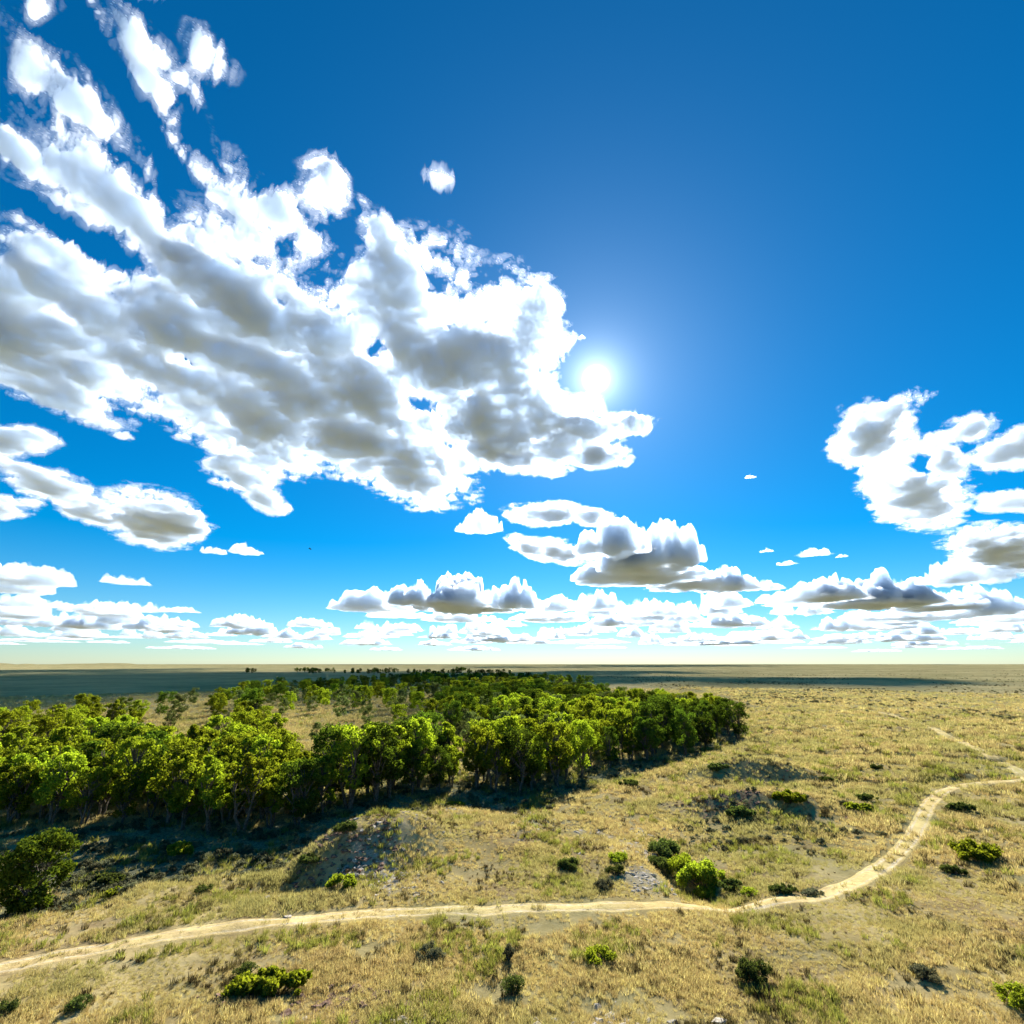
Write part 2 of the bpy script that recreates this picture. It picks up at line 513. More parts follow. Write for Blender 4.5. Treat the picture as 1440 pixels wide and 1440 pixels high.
def make_tree_meshes(seed, H, W, low, stems, nblob, nleaf, leaf, size=.34):
    """one cottonwood: leaning stems that fork into limbs, ragged leaf clumps at the limb ends"""
    rs = np.random.RandomState(seed)
    wood = []; cen = []; rad = []
    for s in range(stems):
        a = rs.rand() * 6.28; lean = (.05 + .22 * rs.rand()) if stems > 1 else .08
        base = np.array([math.cos(a), math.sin(a), 0]) * (.25 * (stems > 1))
        top = base + np.array([math.cos(a) * lean * H, math.sin(a) * lean * H, H * (.62 + .2 * rs.rand())])
        n = 7
        pth = [base + (top - base) * t + np.array([rs.normal() * .12, rs.normal() * .12, 0]) * (t > 0) * H / 10 for t in np.linspace(0, 1, n)]
        pth[0][2] = -.3
        r0 = H * .028 * (1.15 if stems == 1 else .85)
        wood.append(tube(pth, np.linspace(r0, r0 * .3, n)))
        m = nblob // stems
        for k in range(m):
            t = low + (1 - low) * rs.rand() ** .85
            zt = t * H
            src = pth[min(n - 1, max(1, int(t * .8 * n)))]
            az = rs.rand() * 6.28
            prof = math.sin(math.pi * min(1, (t - low * .5) / (1.08 - low * .5)) ** 1.0) ** .6
            rr = W * .5 * prof * (.25 + .75 * math.sqrt(rs.rand()))
            c = np.array([src[0] * .7 + math.cos(az) * rr, src[1] * .7 + math.sin(az) * rr, zt])
            br = max(W, 4.5) * (.085 + .085 * rs.rand())
            c[2] = min(c[2], H - br * .7)
            cen.append(c); rad.append(br)
            mid = (src + c) / 2 + np.array([0, 0, .25])
            wood.append(tube([src * .98, mid, c], [r0 * .34, r0 * .2, r0 * .07], 4))
    tot = sum(r * r for r in rad)
    npb = [max(8, int(nleaf * r * r / tot)) for r in rad]
    lv = leaves(rs, cen, rad, npb, size)
    mw = mesh_np('trunk', *[merge(wood)[0]], quads=merge(wood)[1]); smooth(mw); mw.materials.append(BARK)
    ml = mesh_np('crown', lv[0], quads=lv[1]); ml.materials.append(leaf)
    return mw, ml

TREES = []       # (trunk, crown, height, kind)
for i in range(7):
    rs = random.Random(900 + i)
    H = 10.0; W = rs.uniform(4.2, 6.0)
    TREES.append((*make_tree_meshes(40 + i, H, W, rs.uniform(.22, .34), [1, 2, 3, 2, 3, 1, 2][i], 48, 4600, COTTON, .27), H, 'bright'))
for i in range(3):
    rs = random.Random(950 + i)
    H = 9.0
    TREES.append((*make_tree_meshes(60 + i, H, rs.uniform(5, 6.5), .3, [2, 3, 4][i], 26, 2400, COTTON_GREY, .27), H, 'grey'))
for i in range(3):
    rs = random.Random(970 + i)
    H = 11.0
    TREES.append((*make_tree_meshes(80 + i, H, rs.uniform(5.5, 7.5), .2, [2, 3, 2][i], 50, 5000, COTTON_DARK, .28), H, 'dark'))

def empty(name, p, rz=0.0, s=1.0):
    o = bpy.data.objects.new(name, None)
    o.empty_display_size = .2
    o.location = tuple(p); o.rotation_euler = (0, 0, rz); o.scale = (s, s, s) if not isinstance(s, tuple) else s
    col.objects.link(o)
    return o

def place_tree(variant, x, y, z, s, rz, label, group):
    mw, ml, H, kind = TREES[variant]
    r = empty('cottonwood_tree', (x, y, z), rz, s)
    link('trunk', mw, r); link('crown', ml, r)
    tag(r, label, 'tree', group)
    return r

# forest: bases are spread over the floodplain; the wood is thick along the bank and breaks into clearings behind
def in_poly(px, py, P):
    c = False; n = len(P)
    for i in range(n):
        x1, y1 = P[i]; x2, y2 = P[(i + 1) % n]
        if (y1 > py) != (y2 > py) and px < (x2 - x1) * (py - y1) / (y2 - y1) + x1: c = not c
    return c

def to_px(p):
    v = np.array(p) - np.array([0, 0, CAMZ])
    c, s = math.cos(PITCH), math.sin(PITCH)
    f = v[1] * c + v[2] * s; u = -v[1] * s + v[2] * c
    return 720 + FPX * v[0] / f, 720 - FPX * u / f

EDGE = [(-420, 1160), (0, 1163), (150, 1165), (300, 1172), (400, 1170), (455, 1150), (545, 1128), (640, 1112), (730, 1116), (800, 1104), (850, 1088), (890, 1074), (950, 1064), (1020, 1050), (1045, 1038), (1035, 1015), (985, 1005), (940, 1008), (930, 992), (880, 985), (850, 988), (800, 970), (770, 958), (740, 950), (560, 948), (440, 955), (400, 965), (300, 975), (200, 985), (0, 992), (-420, 1000)]
TOPS = [(-500, 985), (0, 985), (200, 978), (300, 966), (360, 958), (450, 952), (600, 945), (770, 947), (860, 970), (945, 968), (1000, 980), (1060, 1000), (1060, 1300), (-500, 1300)]
CLEAR = [([(195, 990), (330, 984), (340, 1008), (195, 1016)], .12), ([(370, 984), (480, 978), (480, 1008), (400, 1014), (370, 1006)], .15), ([(405, 1010), (560, 1000), (570, 1026), (470, 1036), (405, 1032)], .10),
         ([(505, 978), (600, 972), (610, 1004), (520, 1010)], .15), ([(590, 1034), (715, 1036), (720, 1056), (600, 1058)], .05), ([(640, 985), (700, 980), (720, 1000), (650, 1008)], .35)]

def grow_forest():
    rs = random.Random(11)
    spots = []
    cell = {}
    def ok(x, y, d):
        m = int(d // 12) + 1
        for i in range(-m, m + 1):
            for j in range(-m, m + 1):
                for (a, b, e) in cell.get((int(x // 12) + i, int(y // 12) + j), ()):
                    if (a - x) ** 2 + (b - y) ** 2 < d * d: return False
        return True
    tries = 0
    while tries < 70000 and len(spots) < 2200:
        tries += 1
        y = 62 * (1200 / 62) ** rs.random() if rs.random() < .6 else rs.uniform(62, 330)
        x = rs.uniform(-1.05, .45) * y
        px, py = to_px((x, y, 0))
        if px < -70 or py < 940 or not in_poly(px, py, EDGE): continue
        den = 1.0
        tx, ty = to_px((x, y, 9.5)); mx, my = to_px((x, y, 4.5))
        if not in_poly(tx, ty, TOPS): continue
        for P, w in CLEAR:
            if in_poly(px, py, P) or in_poly(tx, ty, P) or in_poly(mx, my, P): den = w
        d = 3.6 if y < 120 else 5.4
        if y > 115 and px < 640: d = 9.5
        if y > 400: d = 12
        if den < .4: d = 2.0 / den
        elif rs.random() < .93 and float(pnoise(np.array([x / 14.0]), np.array([y / 14.0]), 88)[0]) < -.22: continue
        if not ok(x, y, d): continue
        cell.setdefault((int(x // 12), int(y // 12)), []).append((x, y, d))
        spots.append((x, y, px, py, den))
    return spots

SPOTS = grow_forest()
SPOTS.sort(key=lambda s: s[1])
near, rest = SPOTS[:300], SPOTS[300:]
rt = random.Random(5)
def pick(px, py, y, den):
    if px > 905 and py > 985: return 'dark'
    if den < .4: return 'grey' if rt.random() < .7 else 'dark'
    if 560 < px < 820 and py < 1075 and rt.random() < .35: return 'grey'
    return 'bright' if rt.random() < .9 else 'dark'
KIND = {k: [i for i, t in enumerate(TREES) if t[3] == k] for k in ('bright', 'grey', 'dark')}
STEMS = [1, 2, 3, 2, 3, 1, 2, 2, 3, 4, 2, 3, 2]
def tree_label(k, px, py, y, den, v, s):
    a, g = tree_label0(k, px, py, y, den)
    size = 'tall' if s > 1.02 else ('short' if s < .82 else 'mid-sized')
    return size + ' ' + ('single-trunked ' if STEMS[v] == 1 else 'forked ' if STEMS[v] == 2 else 'many-stemmed ') + a, g
def tree_label0(k, px, py, y, den):
    if k == 'dark' and px > 905: return 'dark green cottonwood in the shady corner of the wood by the mounds', 'dark trees by the mounds'
    if den < .4: return ('pale grey-green tree standing loose in a grassy clearing' if k == 'grey' else 'dark green tree standing loose in a grassy clearing'), 'trees in the clearings'
    front = y < 95 if px < 450 else y < 125
    if k == 'bright':
        return ('bright yellow-green cottonwood in the front row of the wood' if front else 'bright yellow-green cottonwood deeper in the wood behind the front row'), 'cottonwoods of the river wood'
    if k == 'grey': return 'pale grey-green tree among the brighter cottonwoods', 'cottonwoods of the river wood'
    return 'dark green cottonwood among the brighter ones', 'cottonwoods of the river wood'

NZ = hgt(np.array([q[0] for q in near]), np.array([q[1] for q in near]))
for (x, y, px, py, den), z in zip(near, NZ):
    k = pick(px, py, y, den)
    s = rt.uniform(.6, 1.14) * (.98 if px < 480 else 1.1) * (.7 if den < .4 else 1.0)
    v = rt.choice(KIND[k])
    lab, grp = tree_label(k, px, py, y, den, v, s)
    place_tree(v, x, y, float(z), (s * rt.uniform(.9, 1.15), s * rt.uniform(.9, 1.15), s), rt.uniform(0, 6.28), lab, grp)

# ------------------------------------------------------------------ scattered stuff: points that carry a plant each
def scatter(name, label, pts, rot, scl, var_objs, kind='stuff'):
    me = bpy.data.meshes.new(name)
    me.vertices.add(len(pts)); me.vertices.foreach_set('co', np.asarray(pts, np.float32).ravel())
    a = me.attributes.new('rz', 'FLOAT', 'POINT'); a.data.foreach_set('value', np.asarray(rot, np.float32))
    a = me.attributes.new('sc', 'FLOAT', 'POINT'); a.data.foreach_set('value', np.asarray(scl, np.float32))
    o = link(name, me)
    g = bpy.data.node_groups.new('scatter_' + name, 'GeometryNodeTree')
    g.interface.new_socket('Geometry', in_out='INPUT', socket_type='NodeSocketGeometry')
    g.interface.new_socket('Geometry', in_out='OUTPUT', socket_type='NodeSocketGeometry')
    N = g.nodes; L = g.links
    gi = N.new('NodeGroupInput'); go = N.new('NodeGroupOutput')
    for ob in var_objs:
        oi = N.new('GeometryNodeObjectInfo'); oi.inputs['Object'].default_value = ob; oi.inputs['As Instance'].default_value = True
    ip = N.new('GeometryNodeInstanceOnPoints')
    L.new(gi.outputs[0], ip.inputs['Points'])
    jg = N.new('GeometryNodeJoinGeometry')
    for n in [n for n in N if n.bl_idname == 'GeometryNodeObjectInfo']:
        L.new(n.outputs['Geometry'], jg.inputs[0])
    L.new(jg.outputs[0], ip.inputs['Instance'])
    ip.inputs['Pick Instance'].default_value = True
    rv = N.new('FunctionNodeRandomValue'); rv.data_type = 'INT'
    rv.inputs[4].default_value = 0; rv.inputs[5].default_value = len(var_objs) - 1
    L.new(rv.outputs[2], ip.inputs['Instance Index'])
    na = N.new('GeometryNodeInputNamedAttribute'); na.data_type = 'FLOAT'; na.inputs['Name'].default_value = 'rz'
    cx = N.new('ShaderNodeCombineXYZ'); L.new(na.outputs['Attribute'], cx.inputs[2])
    L.new(cx.outputs[0], ip.inputs['Rotation'])
    ns = N.new('GeometryNodeInputNamedAttribute'); ns.data_type = 'FLOAT'; ns.inputs['Name'].default_value = 'sc'
    L.new(ns.outputs['Attribute'], ip.inputs['Scale'])
    L.new(ip.outputs[0], go.inputs[0])
    md = o.modifiers.new('scatter', 'NODES'); md.node_group = g
    return tag(o, label, None, None, kind)

def proto(name, V, Q, mat):
    me = mesh_np(name, V, quads=Q); me.materials.append(mat)
    return bpy.data.objects.new(name, me)       # never linked: only the scatter refers to it

def blade_tuft(seed, n, h, w, spread, lean=.35):
    rs = np.random.RandomState(seed); V = []; Q = []
    for i in range(n):
        a = rs.rand() * 6.28; r = spread * math.sqrt(rs.rand())
        p = np.array([math.cos(a) * r, math.sin(a) * r, -.05])
        hh = h * (.5 + .7 * rs.rand()); l = lean * hh * (.3 + rs.rand()); b = a + rs.normal() * .8
        d = np.array([math.cos(b), math.sin(b), 0]); t = np.array([-math.sin(b + rs.normal() * .7), math.cos(b + rs.normal() * .7), 0]) * w * (.6 + .8 * rs.rand())
        m = p + d * l * .35 + np.array([0, 0, hh * .6]); e = p + d * l + np.array([0, 0, hh])
        k = len(V) * 1
        V += [p - t, p + t, m + t * .8, m - t * .8, e + t * .12, e - t * .12]
        Q += [(k, k + 1, k + 2, k + 3), (k + 3, k + 2, k + 4, k + 5)]
    return np.array(V), np.array(Q)

GT = [proto('grass_tuft', *blade_tuft(i, 24, .34, .016, .20, .55), GRASS) for i in range(5)]
DT = [proto('dark_tussock', *blade_tuft(20 + i, 40, .5, .025, .28, .4), STALK) for i in range(3)]

def road_dist(x, y):
    return np.minimum(np.abs(poly_dist(ROAD[::16], x, y)), np.abs(poly_dist(ROAD2[::12], x, y)))

def spread_pts(n, rmin, rmax, seed, keep, az=(-50, 50), power=1.0):
    rs = np.random.RandomState(seed)
    r = rmin * (rmax / rmin) ** (rs.rand(n) ** power)
    a = np.radians(rs.uniform(az[0], az[1], n))
    x = r * np.sin(a); y = r * np.cos(a)
    k = rs.rand(n) < keep(x, y)
    x = x[k]; y = y[k]
    return np.stack([x, y, hgt(x, y)], 1), rs.rand(len(x)) * 6.28, rs

def grass_keep(x, y):
    s, p, rd = masks(x, y)
    n = fbm(x / 5, y / 5, 4, 301)
    sd = poly_dist(BANK, x, y)
    k = sstep(-.75, .3, n) * (1 - .8 * p) * (1 - .92 * rd) * (1 - .7 * s)
    rd_ = road_dist(x, y) + .5 * fbm(x / 2, y / 2, 3, 311)
    k = k * np.maximum(sstep(1.0, 1.9, rd_), .5 * sstep(.45, .15, rd_))
    return k

pts, rot, rs = spread_pts(240000, 27, 520, 3, grass_keep)
R_ = np.hypot(pts[:, 0], pts[:, 1])
sc = (.45 + .75 * rs.rand(len(pts))) * np.clip(R_ / 65, .8, 2.8) * (1 + .8 * np.clip(fbm(pts[:, 0] / 9, pts[:, 1] / 9, 3, 77), -.6, 1))
scatter('dry_grass', 'tawny dry bunchgrass covering the slope and plain', pts, rot, sc, GT)

GREEN_GRASS = leaf_mat('olive_grass_blade', (.15, .165, .045), (.34, .33, .10), .45, (1.2, 1.15, .6))
OT = [proto('green_tuft', *blade_tuft(40 + i, 30, .46, .024, .26, .5), GREEN_GRASS) for i in range(3)]
pts, rot, rs = spread_pts(34000, 27, 300, 9, lambda x, y: sstep(.05, .5, fbm(x / 8, y / 8, 4, 451)) * sstep(1.2, 2.2, road_dist(x, y)) * (1 - .6 * masks(x, y)[2]))
R_ = np.hypot(pts[:, 0], pts[:, 1])
scatter('olive_grass', 'olive green weedy grass growing in drifts through the dry sward', pts, rot, (.5 + .8 * rs.rand(len(pts))) * np.clip(R_ / 60, .9, 2.2), OT)
pts, rot, rs = spread_pts(60000, 27, 520, 4, lambda x, y: sstep(-.1, .6, fbm(x / 6, y / 6, 4, 401)) * sstep(1.4, 2.2, road_dist(x, y)) * (poly_dist(BANK, x, y) > 0))
R_ = np.hypot(pts[:, 0], pts[:, 1])
scatter('dark_tussocks', 'dark brown weedy tussocks dotted through the dry grass', pts, rot, (.25 + .75 * rs.rand(len(pts)) ** 3.5) * np.clip(R_ / 60, .9, 2.4), DT)

def shrub_meshes(seed, W, H, D, leaf, nblob=16, nleaf=1500, size=.13):
    rs = np.random.RandomState(seed); cen = []; rad = []; wood = []
    for k in range(nblob):
        a = rs.rand() * 6.28; q = math.sqrt(rs.rand()) * (1.0 + .35 * math.sin(3 * a + seed) * rs.rand())
        x = math.cos(a) * q * W * .40; y = math.sin(a) * q * D * .40
        zt = H * (.30 + .50 * rs.rand() * (1 - q * q * .6))
        br = min(W, D, H * 1.5) * (.09 + .13 * rs.rand())
        cen.append(np.array([x, y, zt])); rad.append(br)
        wood.append(tube([(x * .15, y * .15, -.15), (x * .6, y * .6, zt * .5), (x, y, zt)], [.035, .025, .012], 4))
    tot = sum(r * r for r in rad)
    lv = leaves(rs, cen, rad, [max(6, int(nleaf * r * r / tot)) for r in rad], size, .9, .35)
    lv[0][:, 2] = np.maximum(lv[0][:, 2], .01)
    w = merge(wood)
    mw = mesh_np('stems', w[0], quads=w[1]); mw.materials.append(BARK)
    ml = mesh_np('foliage', lv[0], quads=lv[1]); ml.materials.append(leaf)
    return mw, ml

SM = [shrub_meshes(300 + i, 1.3, .8, 1.3, SHRUB_GREY, 10, 380, .12) for i in range(3)]
SAGE = []
for mw, ml in SM:
    SAGE.append(bpy.data.objects.new('sagebrush', ml))
def sage_keep(x, y):
    s, p, rd = masks(x, y)
    return s * sstep(-.3, .3, fbm(x / 4, y / 4, 3, 501)) * (poly_dist(BANK, x, y) < 6)
pts, rot, rs = spread_pts(16000, 45, 300, 6, sage_keep)
scatter('sagebrush', 'low grey-green sagebrush mounds between the bank and the wood', pts, rot, .45 + .85 * rs.rand(len(pts)), SAGE)
pts, rot, rs = spread_pts(5200, 50, 900, 8, lambda x, y: sstep(.1, .6, fbm(x / 30, y / 30, 4, 511)) * (poly_dist(BANK, x, y) > 2) * sstep(2, 3, road_dist(x, y)), az=(0, 50))
scatter('small_sagebrush', 'scattered small grey-green sagebrush dotting the open plain', pts, rot, .35 + .8 * rs.rand(len(pts)) ** 2, SAGE)

pts, rot, rs = spread_pts(26000, 250, 2600, 18, lambda x, y: sstep(-.1, .5, fbm(x / 120, y / 120, 5, 521)) * (poly_dist(BANK, x, y) > -3), az=(-5, 50))
scatter('plain_scrub', 'dots of low scrub across the far open plain', pts, rot, .7 + 1.3 * rs.rand(len(pts)) ** 2, SAGE[:1] + DT[:1])
# far wood
FT = [bpy.data.objects.new('far_cottonwood', TREES[i][1]) for i in (0, 2, 4, 7, 8, 10)]
rp = np.array([(q[0], q[1], 0.0) for q in rest]); rp[:, 2] = hgt(rp[:, 0], rp[:, 1])
rr = np.random.RandomState(3)
scatter('far_wood', 'mass of far cottonwood treetops thinning towards the plain', rp, rr.rand(len(rp)) * 6.28, .7 + .45 * rr.rand(len(rp)), FT)
# dark tree lines on the far plain
fl = []
for (x0, x1, py, n) in [(345, 360, 946, 8), (410, 470, 944, 34), (430, 560, 947, 30), (520, 560, 945, 14), (640, 656, 943, 12), (560, 720, 948, 40), (780, 830, 969, 8)]:
    for k in range(n):
        d = raydir(rr.uniform(x0, x1), py + rr.uniform(-.6, .6)); t = -CAMZ / d[2]
        fl.append((d[0] * t, d[1] * t))
fl = np.array(fl)
scatter('far_tree_line', 'thin dark lines of trees far out on the plain', np.stack([fl[:, 0], fl[:, 1], hgt(fl[:, 0], fl[:, 1])], 1), rr.rand(len(fl)) * 6.28, .8 + .5 * rr.rand(len(fl)), FT[5:] + [bpy.data.objects.new('far_dark_tree', TREES[11][1])])

# ------------------------------------------------------------------ shrubs one can point at
SHM = {'green': SHRUB, 'dark': SHRUB_DARK, 'grey': SHRUB_GREY}
def shrub(px, py, w, h, leaf, label, group=None, depth=.9, seed=None):
    p = hit(px, py); k = px_per_m(p)
    W, Hh = w / k, h / k
    sz = np.clip(W * .045, .07, .17)
    mw, ml = shrub_meshes(int(px * 7 + py), W * 1.2, Hh * .78, W * depth * 1.2, SHM[leaf], int(26 * max(1, W / Hh / 1.6)), int(np.clip(W * Hh * 1300, 900, 8000)), sz)
    r = empty('shrub', p, 0)
    link('stems', mw, r); link('foliage', ml, r)
    return tag(r, label, 'shrub', group)
S = [
 (388, 1397, 118, 40, 'green', 'broad low bright green shrub spread over the foreground grass', .55),
 (345, 1372, 30, 20, 'dark', 'small dark shrub tucked against the broad bright green one', 1),
 (842, 1353, 40, 26, 'green', 'round yellow-green shrub alone below the track', 1),
 (1375, 1209, 66, 32, 'green', 'wide green shrub on the slope outside the bend of the track', .7),
 (1340, 1229, 30, 15, 'dark', 'flat dark shrub just below the wide green one', .8),
 (938, 1206, 38, 32, 'dark', 'dark green shrub at the head of the small ravine by pale rocks', 1),
 (964, 1230, 36, 36, 'green', 'upright green shrub in the middle of the small ravine', 1),
 (990, 1248, 58, 44, 'green', 'largest rounded bright green shrub in the small ravine', .9),
 (993, 1264, 32, 22, 'green', 'round light green shrub at the mouth of the ravine near the track', 1),
 (966, 1264, 24, 16, 'grey', 'small pale shrub at the mouth of the ravine', 1),
 (926, 1222, 26, 24, 'dark', 'small green shrub wedged under the pale rock ledge', 1),
 (1030, 1252, 34, 18, 'dark', 'low dark shrub beside the largest ravine shrub', .8),
 (1054, 1260, 24, 14, 'green', 'small yellow-green shrub at the road edge past the ravine', 1),
 (1105, 1256, 36, 15, 'dark', 'dark low thicket beside the track before the bend', .6),
 (1142, 1258, 30, 10, 'grey', 'low grey thicket touching the track before the bend', .6),
 (870, 1212, 26, 18, 'green', 'small round green shrub on the stony bench, uppermost of three', 1),
 (866, 1230, 24, 18, 'dark', 'small round shrub on the stony bench, middle of three', 1),
 (850, 1250, 26, 18, 'grey', 'small grey-green shrub on the stony bench, lowest of three', 1),
 (800, 1222, 30, 20, 'dark', 'dark bushy shrub alone on the bare bench', 1),
 (1063, 1380, 46, 36, 'dark', 'dark upright shrub alone in the deep foreground grass', 1),
 (722, 1398, 30, 30, 'dark', 'dark scrubby bush in the foreground below the broken stalk', 1),
 (715, 1352, 14, 32, 'grey', 'thin upright stalky plant below the track', 1),
 (603, 1348, 34, 24, 'grey', 'grey-green bush in the grass below the track', 1),
 (1300, 1378, 38, 22, 'grey', 'pale olive shrub in the tall foreground grass', 1),
 (1432, 1416, 48, 36, 'green', 'leafy green shrub in tall grass downslope of the wide green one', 1),
 (1110, 1128, 46, 20, 'green', 'bright green shrub beside the red gravel mound', .6),
 (1207, 1140, 42, 14, 'green', 'flat green shrub on the open slope between mound and track', .6),
 (1219, 1126, 24, 13, 'dark', 'dark shrub just behind the flat green one', .8),
 (1040, 1148, 40, 18, 'dark', 'dark shrub in front of the red gravel mound', .8),
 (1008, 1083, 28, 13, 'dark', 'dark shrub at the foot of the tall grassy mound', .8),
 (884, 1106, 28, 13, 'dark', 'dark shrub on the grassy bank near the shady trees', .8),
 (1162, 1098, 20, 8, 'dark', 'small dark shrub on the slope behind the mounds', .8),
 (1232, 1082, 18, 9, 'dark', 'small dark shrub by the dark grassy hollow', .8),
 (1350, 1140, 36, 14, 'dark', 'dark scrub patch beside the double ruts', .6),
 (250, 1204, 38, 24, 'green', 'green shrub at the shadow edge of the wood', 1),
 (150, 1246, 48, 20, 'dark', 'dark spreading shrub on the sage flat', .7),
 (168, 1260, 40, 15, 'green', 'low yellow-green shrub on the sage flat', .7),
 (285, 1254, 22, 12, 'dark', 'small dark shrub on the grassy bank above the sage flat', 1),
 (478, 1250, 42, 26, 'green', 'green shrub at the foot of the dark bank', .8),
 (432, 1213, 34, 15, 'dark', 'dark rounded shrub on the slope of the bank', .8),
 (486, 1170, 30, 20, 'dark', 'dark shrub on the crest of the bank', .8),
 (110, 1418, 30, 20, 'dark', 'dark foreground tussock shrub below the track', 1),
 (4, 1428, 34, 22, 'dark', 'small dark shrub below the track opposite the lone bush-like tree', 1),
 (640, 1136, 26, 12, 'green', 'small bright shrub in the shade of the front trees', 1),
]
for (px, py, w, h, lf, lab, dp) in S:
    shrub(px, py, w, h, lf, lab, 'shrubs on the slope', dp)

# the big low-branched bush tree on the sage flat
p = hit(32, 1288); k = px_per_m(p); Hb = 100 / k
mw, ml = make_tree_meshes(777, Hb, 84 / k, .10, 3, 80, 9500, leaf_mat('bush_tree_leaf', (.025, .045, .010), (.10, .125, .016), .42, (1.6, 1.4, .5)), .22)
r = empty('bush_tree', p); link('trunk', mw, r); link('crown', ml, r)
tag(r, 'big round dark green bush-like tree standing alone on the sage flat', 'tree')

# ------------------------------------------------------------------ rocks
def rock_mat():
    M = Mat('pale_limestone')
    pos = M.new('ShaderNodeTexCoord').outputs['Object']
    n = M.noise(pos, 6, 6, .7)
    b = M.new('ShaderNodeBump'); b.inputs['Distance'].default_value = .06; M.l.new(n, b.inputs['Height'])
    d = M.new('ShaderNodeBsdfDiffuse'); M.put(d.inputs['Color'], M.mix(M.ramp(n, .3, .7), (.33, .28, .21), (.54, .48, .38))); M.l.new(b.outputs[0], d.inputs['Normal'])
    M.l.new(d.outputs[0], M.out.inputs['Surface'])
    return M.m
ROCK = rock_mat()
import bmesh
def rock_mesh(seed):
    rs = np.random.RandomState(seed); bm = bmesh.new()
    pts = rs.normal(size=(16, 3)); pts /= np.linalg.norm(pts, axis=1)[:, None]
    pts *= np.array([1, .75, .45]) * (.75 + .35 * rs.rand(16))[:, None]
    for q in pts: bm.verts.new(q * .5)
    res = bmesh.ops.convex_hull(bm, input=bm.verts)
    bmesh.ops.delete(bm, geom=[v for v in bm.verts if not v.link_faces], context='VERTS')
    me = bpy.data.meshes.new('rock'); bm.to_mesh(me); bm.free(); me.materials.append(ROCK)
    return me
RM = [rock_mesh(i) for i in range(8)]
rk = random.Random(9)
for i in range(26):
    t = i / 25
    px = 892 + 34 * min(1, t * 2.2) + rk.uniform(-7, 7) - (0 if t < .5 else (t - .5) * 14); py = 1168 + 44 * t + rk.uniform(-3, 3)
    p = hit(px, py); s = rk.uniform(.5, 1.5)
    o = link('rock', RM[i % 8]); o.location = (p[0], p[1], p[2] + .06 * s); o.scale = (s, s, s * .8); o.rotation_euler = (rk.uniform(-.2, .2), rk.uniform(-.2, .2), rk.uniform(0, 6.28))
    tag(o, 'pale broken limestone block on the ledge above the ravine', 'rock', 'ledge rocks above the ravine')
p = hit(1012, 1439); o = link('rock', RM[3]); o.location = (p[0], p[1], p[2] + .1); o.scale = (1.1, .8, .6)
tag(o, 'pale flat boulder alone in the foreground grass', 'rock')
RP = []
for i, m in enumerate(RM): RP.append(bpy.data.objects.new('stone', m))
def stone_keep(x, y):
    s, pl, rd = masks(x, y)
    return np.clip(pl * 1.2, 0, 1)
pts, rot, rs = spread_pts(60000, 28, 130, 12, stone_keep, az=(-40, 45))
scatter('loose_stones', 'pale loose stones and gravel on the bare patches', pts, rot, .15 + .8 * rs.rand(len(pts)) ** 3, RP)

RED = bark_mat('red_brown_gravel', (.13, .075, .05), (.30, .20, .14))
RRP = []
for i in range(4):
    m = RM[i].copy(); m.materials.clear(); m.materials.append(RED); RRP.append(bpy.data.objects.new('red_stone', m))
pts, rot, rs = spread_pts(90000, 28, 130, 13, lambda x, y: masks(x, y)[2], az=(-40, 45))
scatter('red_gravel', 'reddish brown gravel on the bare mounds and dark bank', pts, rot, .2 + .8 * rs.rand(len(pts)) ** 2.5, RRP)

# ------------------------------------------------------------------ bird
def bird():
    d = raydir(436, 772); p = np.array([0, 0, CAMZ]) + d * 150
    V, Q = tube([(-.45, 0, 0), (-.3, 0, .02), (-.1, 0, .03), (.12, 0, .03), (.3, 0, .04), (.4, 0, .04)], [.03, .06, .11, .12, .07, .015], 6)
    b = mesh_np('body', V, quads=Q)
    m = Mat('dark_plumage'); dd = m.new('ShaderNodeBsdfDiffuse'); m.put(dd.inputs['Color'], (.03, .025, .02)); m.l.new(dd.outputs[0], m.out.inputs['Surface'])
    b.materials.append(m.m)
    r = empty('bird', p, .8); r.rotation_euler = (.5, .2, .8)
    link('body', b, r)
    for s in (-1, 1):
        w = np.array([(.2, 0, .03), (-.14, 0, .03), (.16, .5 * s, .16), (-.16, .5 * s, .15), (.02, 1.0 * s, .1), (-.14, .95 * s, .1)])
        w2 = w + np.array([0, 0, -.025])
        vv = np.concatenate([w, w2]); qq = [(0, 1, 3, 2), (2, 3, 5, 4), (6, 8, 9, 7), (8, 10, 11, 9), (0, 2, 8, 6), (2, 4, 10, 8), (1, 7, 9, 3), (3, 9, 11, 5), (4, 5, 11, 10)]
        me = mesh_np('wing', vv, quads=qq); me.materials.append(m.m); link('wing', me, r)
    tag(r, 'small dark bird gliding high above the wood', 'bird')
bird()
# ------------------------------------------------------------------ clouds: closed lumpy bodies of white scattering vapour
def cloud_mat(name, dens, g=0.55, albedo=(.885, .938, .993)):
    """even vapour: scattering of the given strength plus a little absorption"""
    M = Mat(name)
    v = M.new('ShaderNodeVolumeScatter')
    v.inputs['Color'].default_value = (1, 1, 1, 1)
    v.inputs['Density'].default_value = dens
    v.inputs['Anisotropy'].default_value = g
    if min(albedo) >= 1:
        M.l.new(v.outputs[0], M.out.inputs['Volume'])
        return M.m
    ab = M.new('ShaderNodeVolumeAbsorption')
    ab.inputs['Color'].default_value = (*albedo, 1)
    ab.inputs['Density'].default_value = dens
    ad = M.new('ShaderNodeAddShader')
    M.l.new(v.outputs[0], ad.inputs[0]); M.l.new(ab.outputs[0], ad.inputs[1])
    M.l.new(ad.outputs[0], M.out.inputs['Volume'])
    return M.m

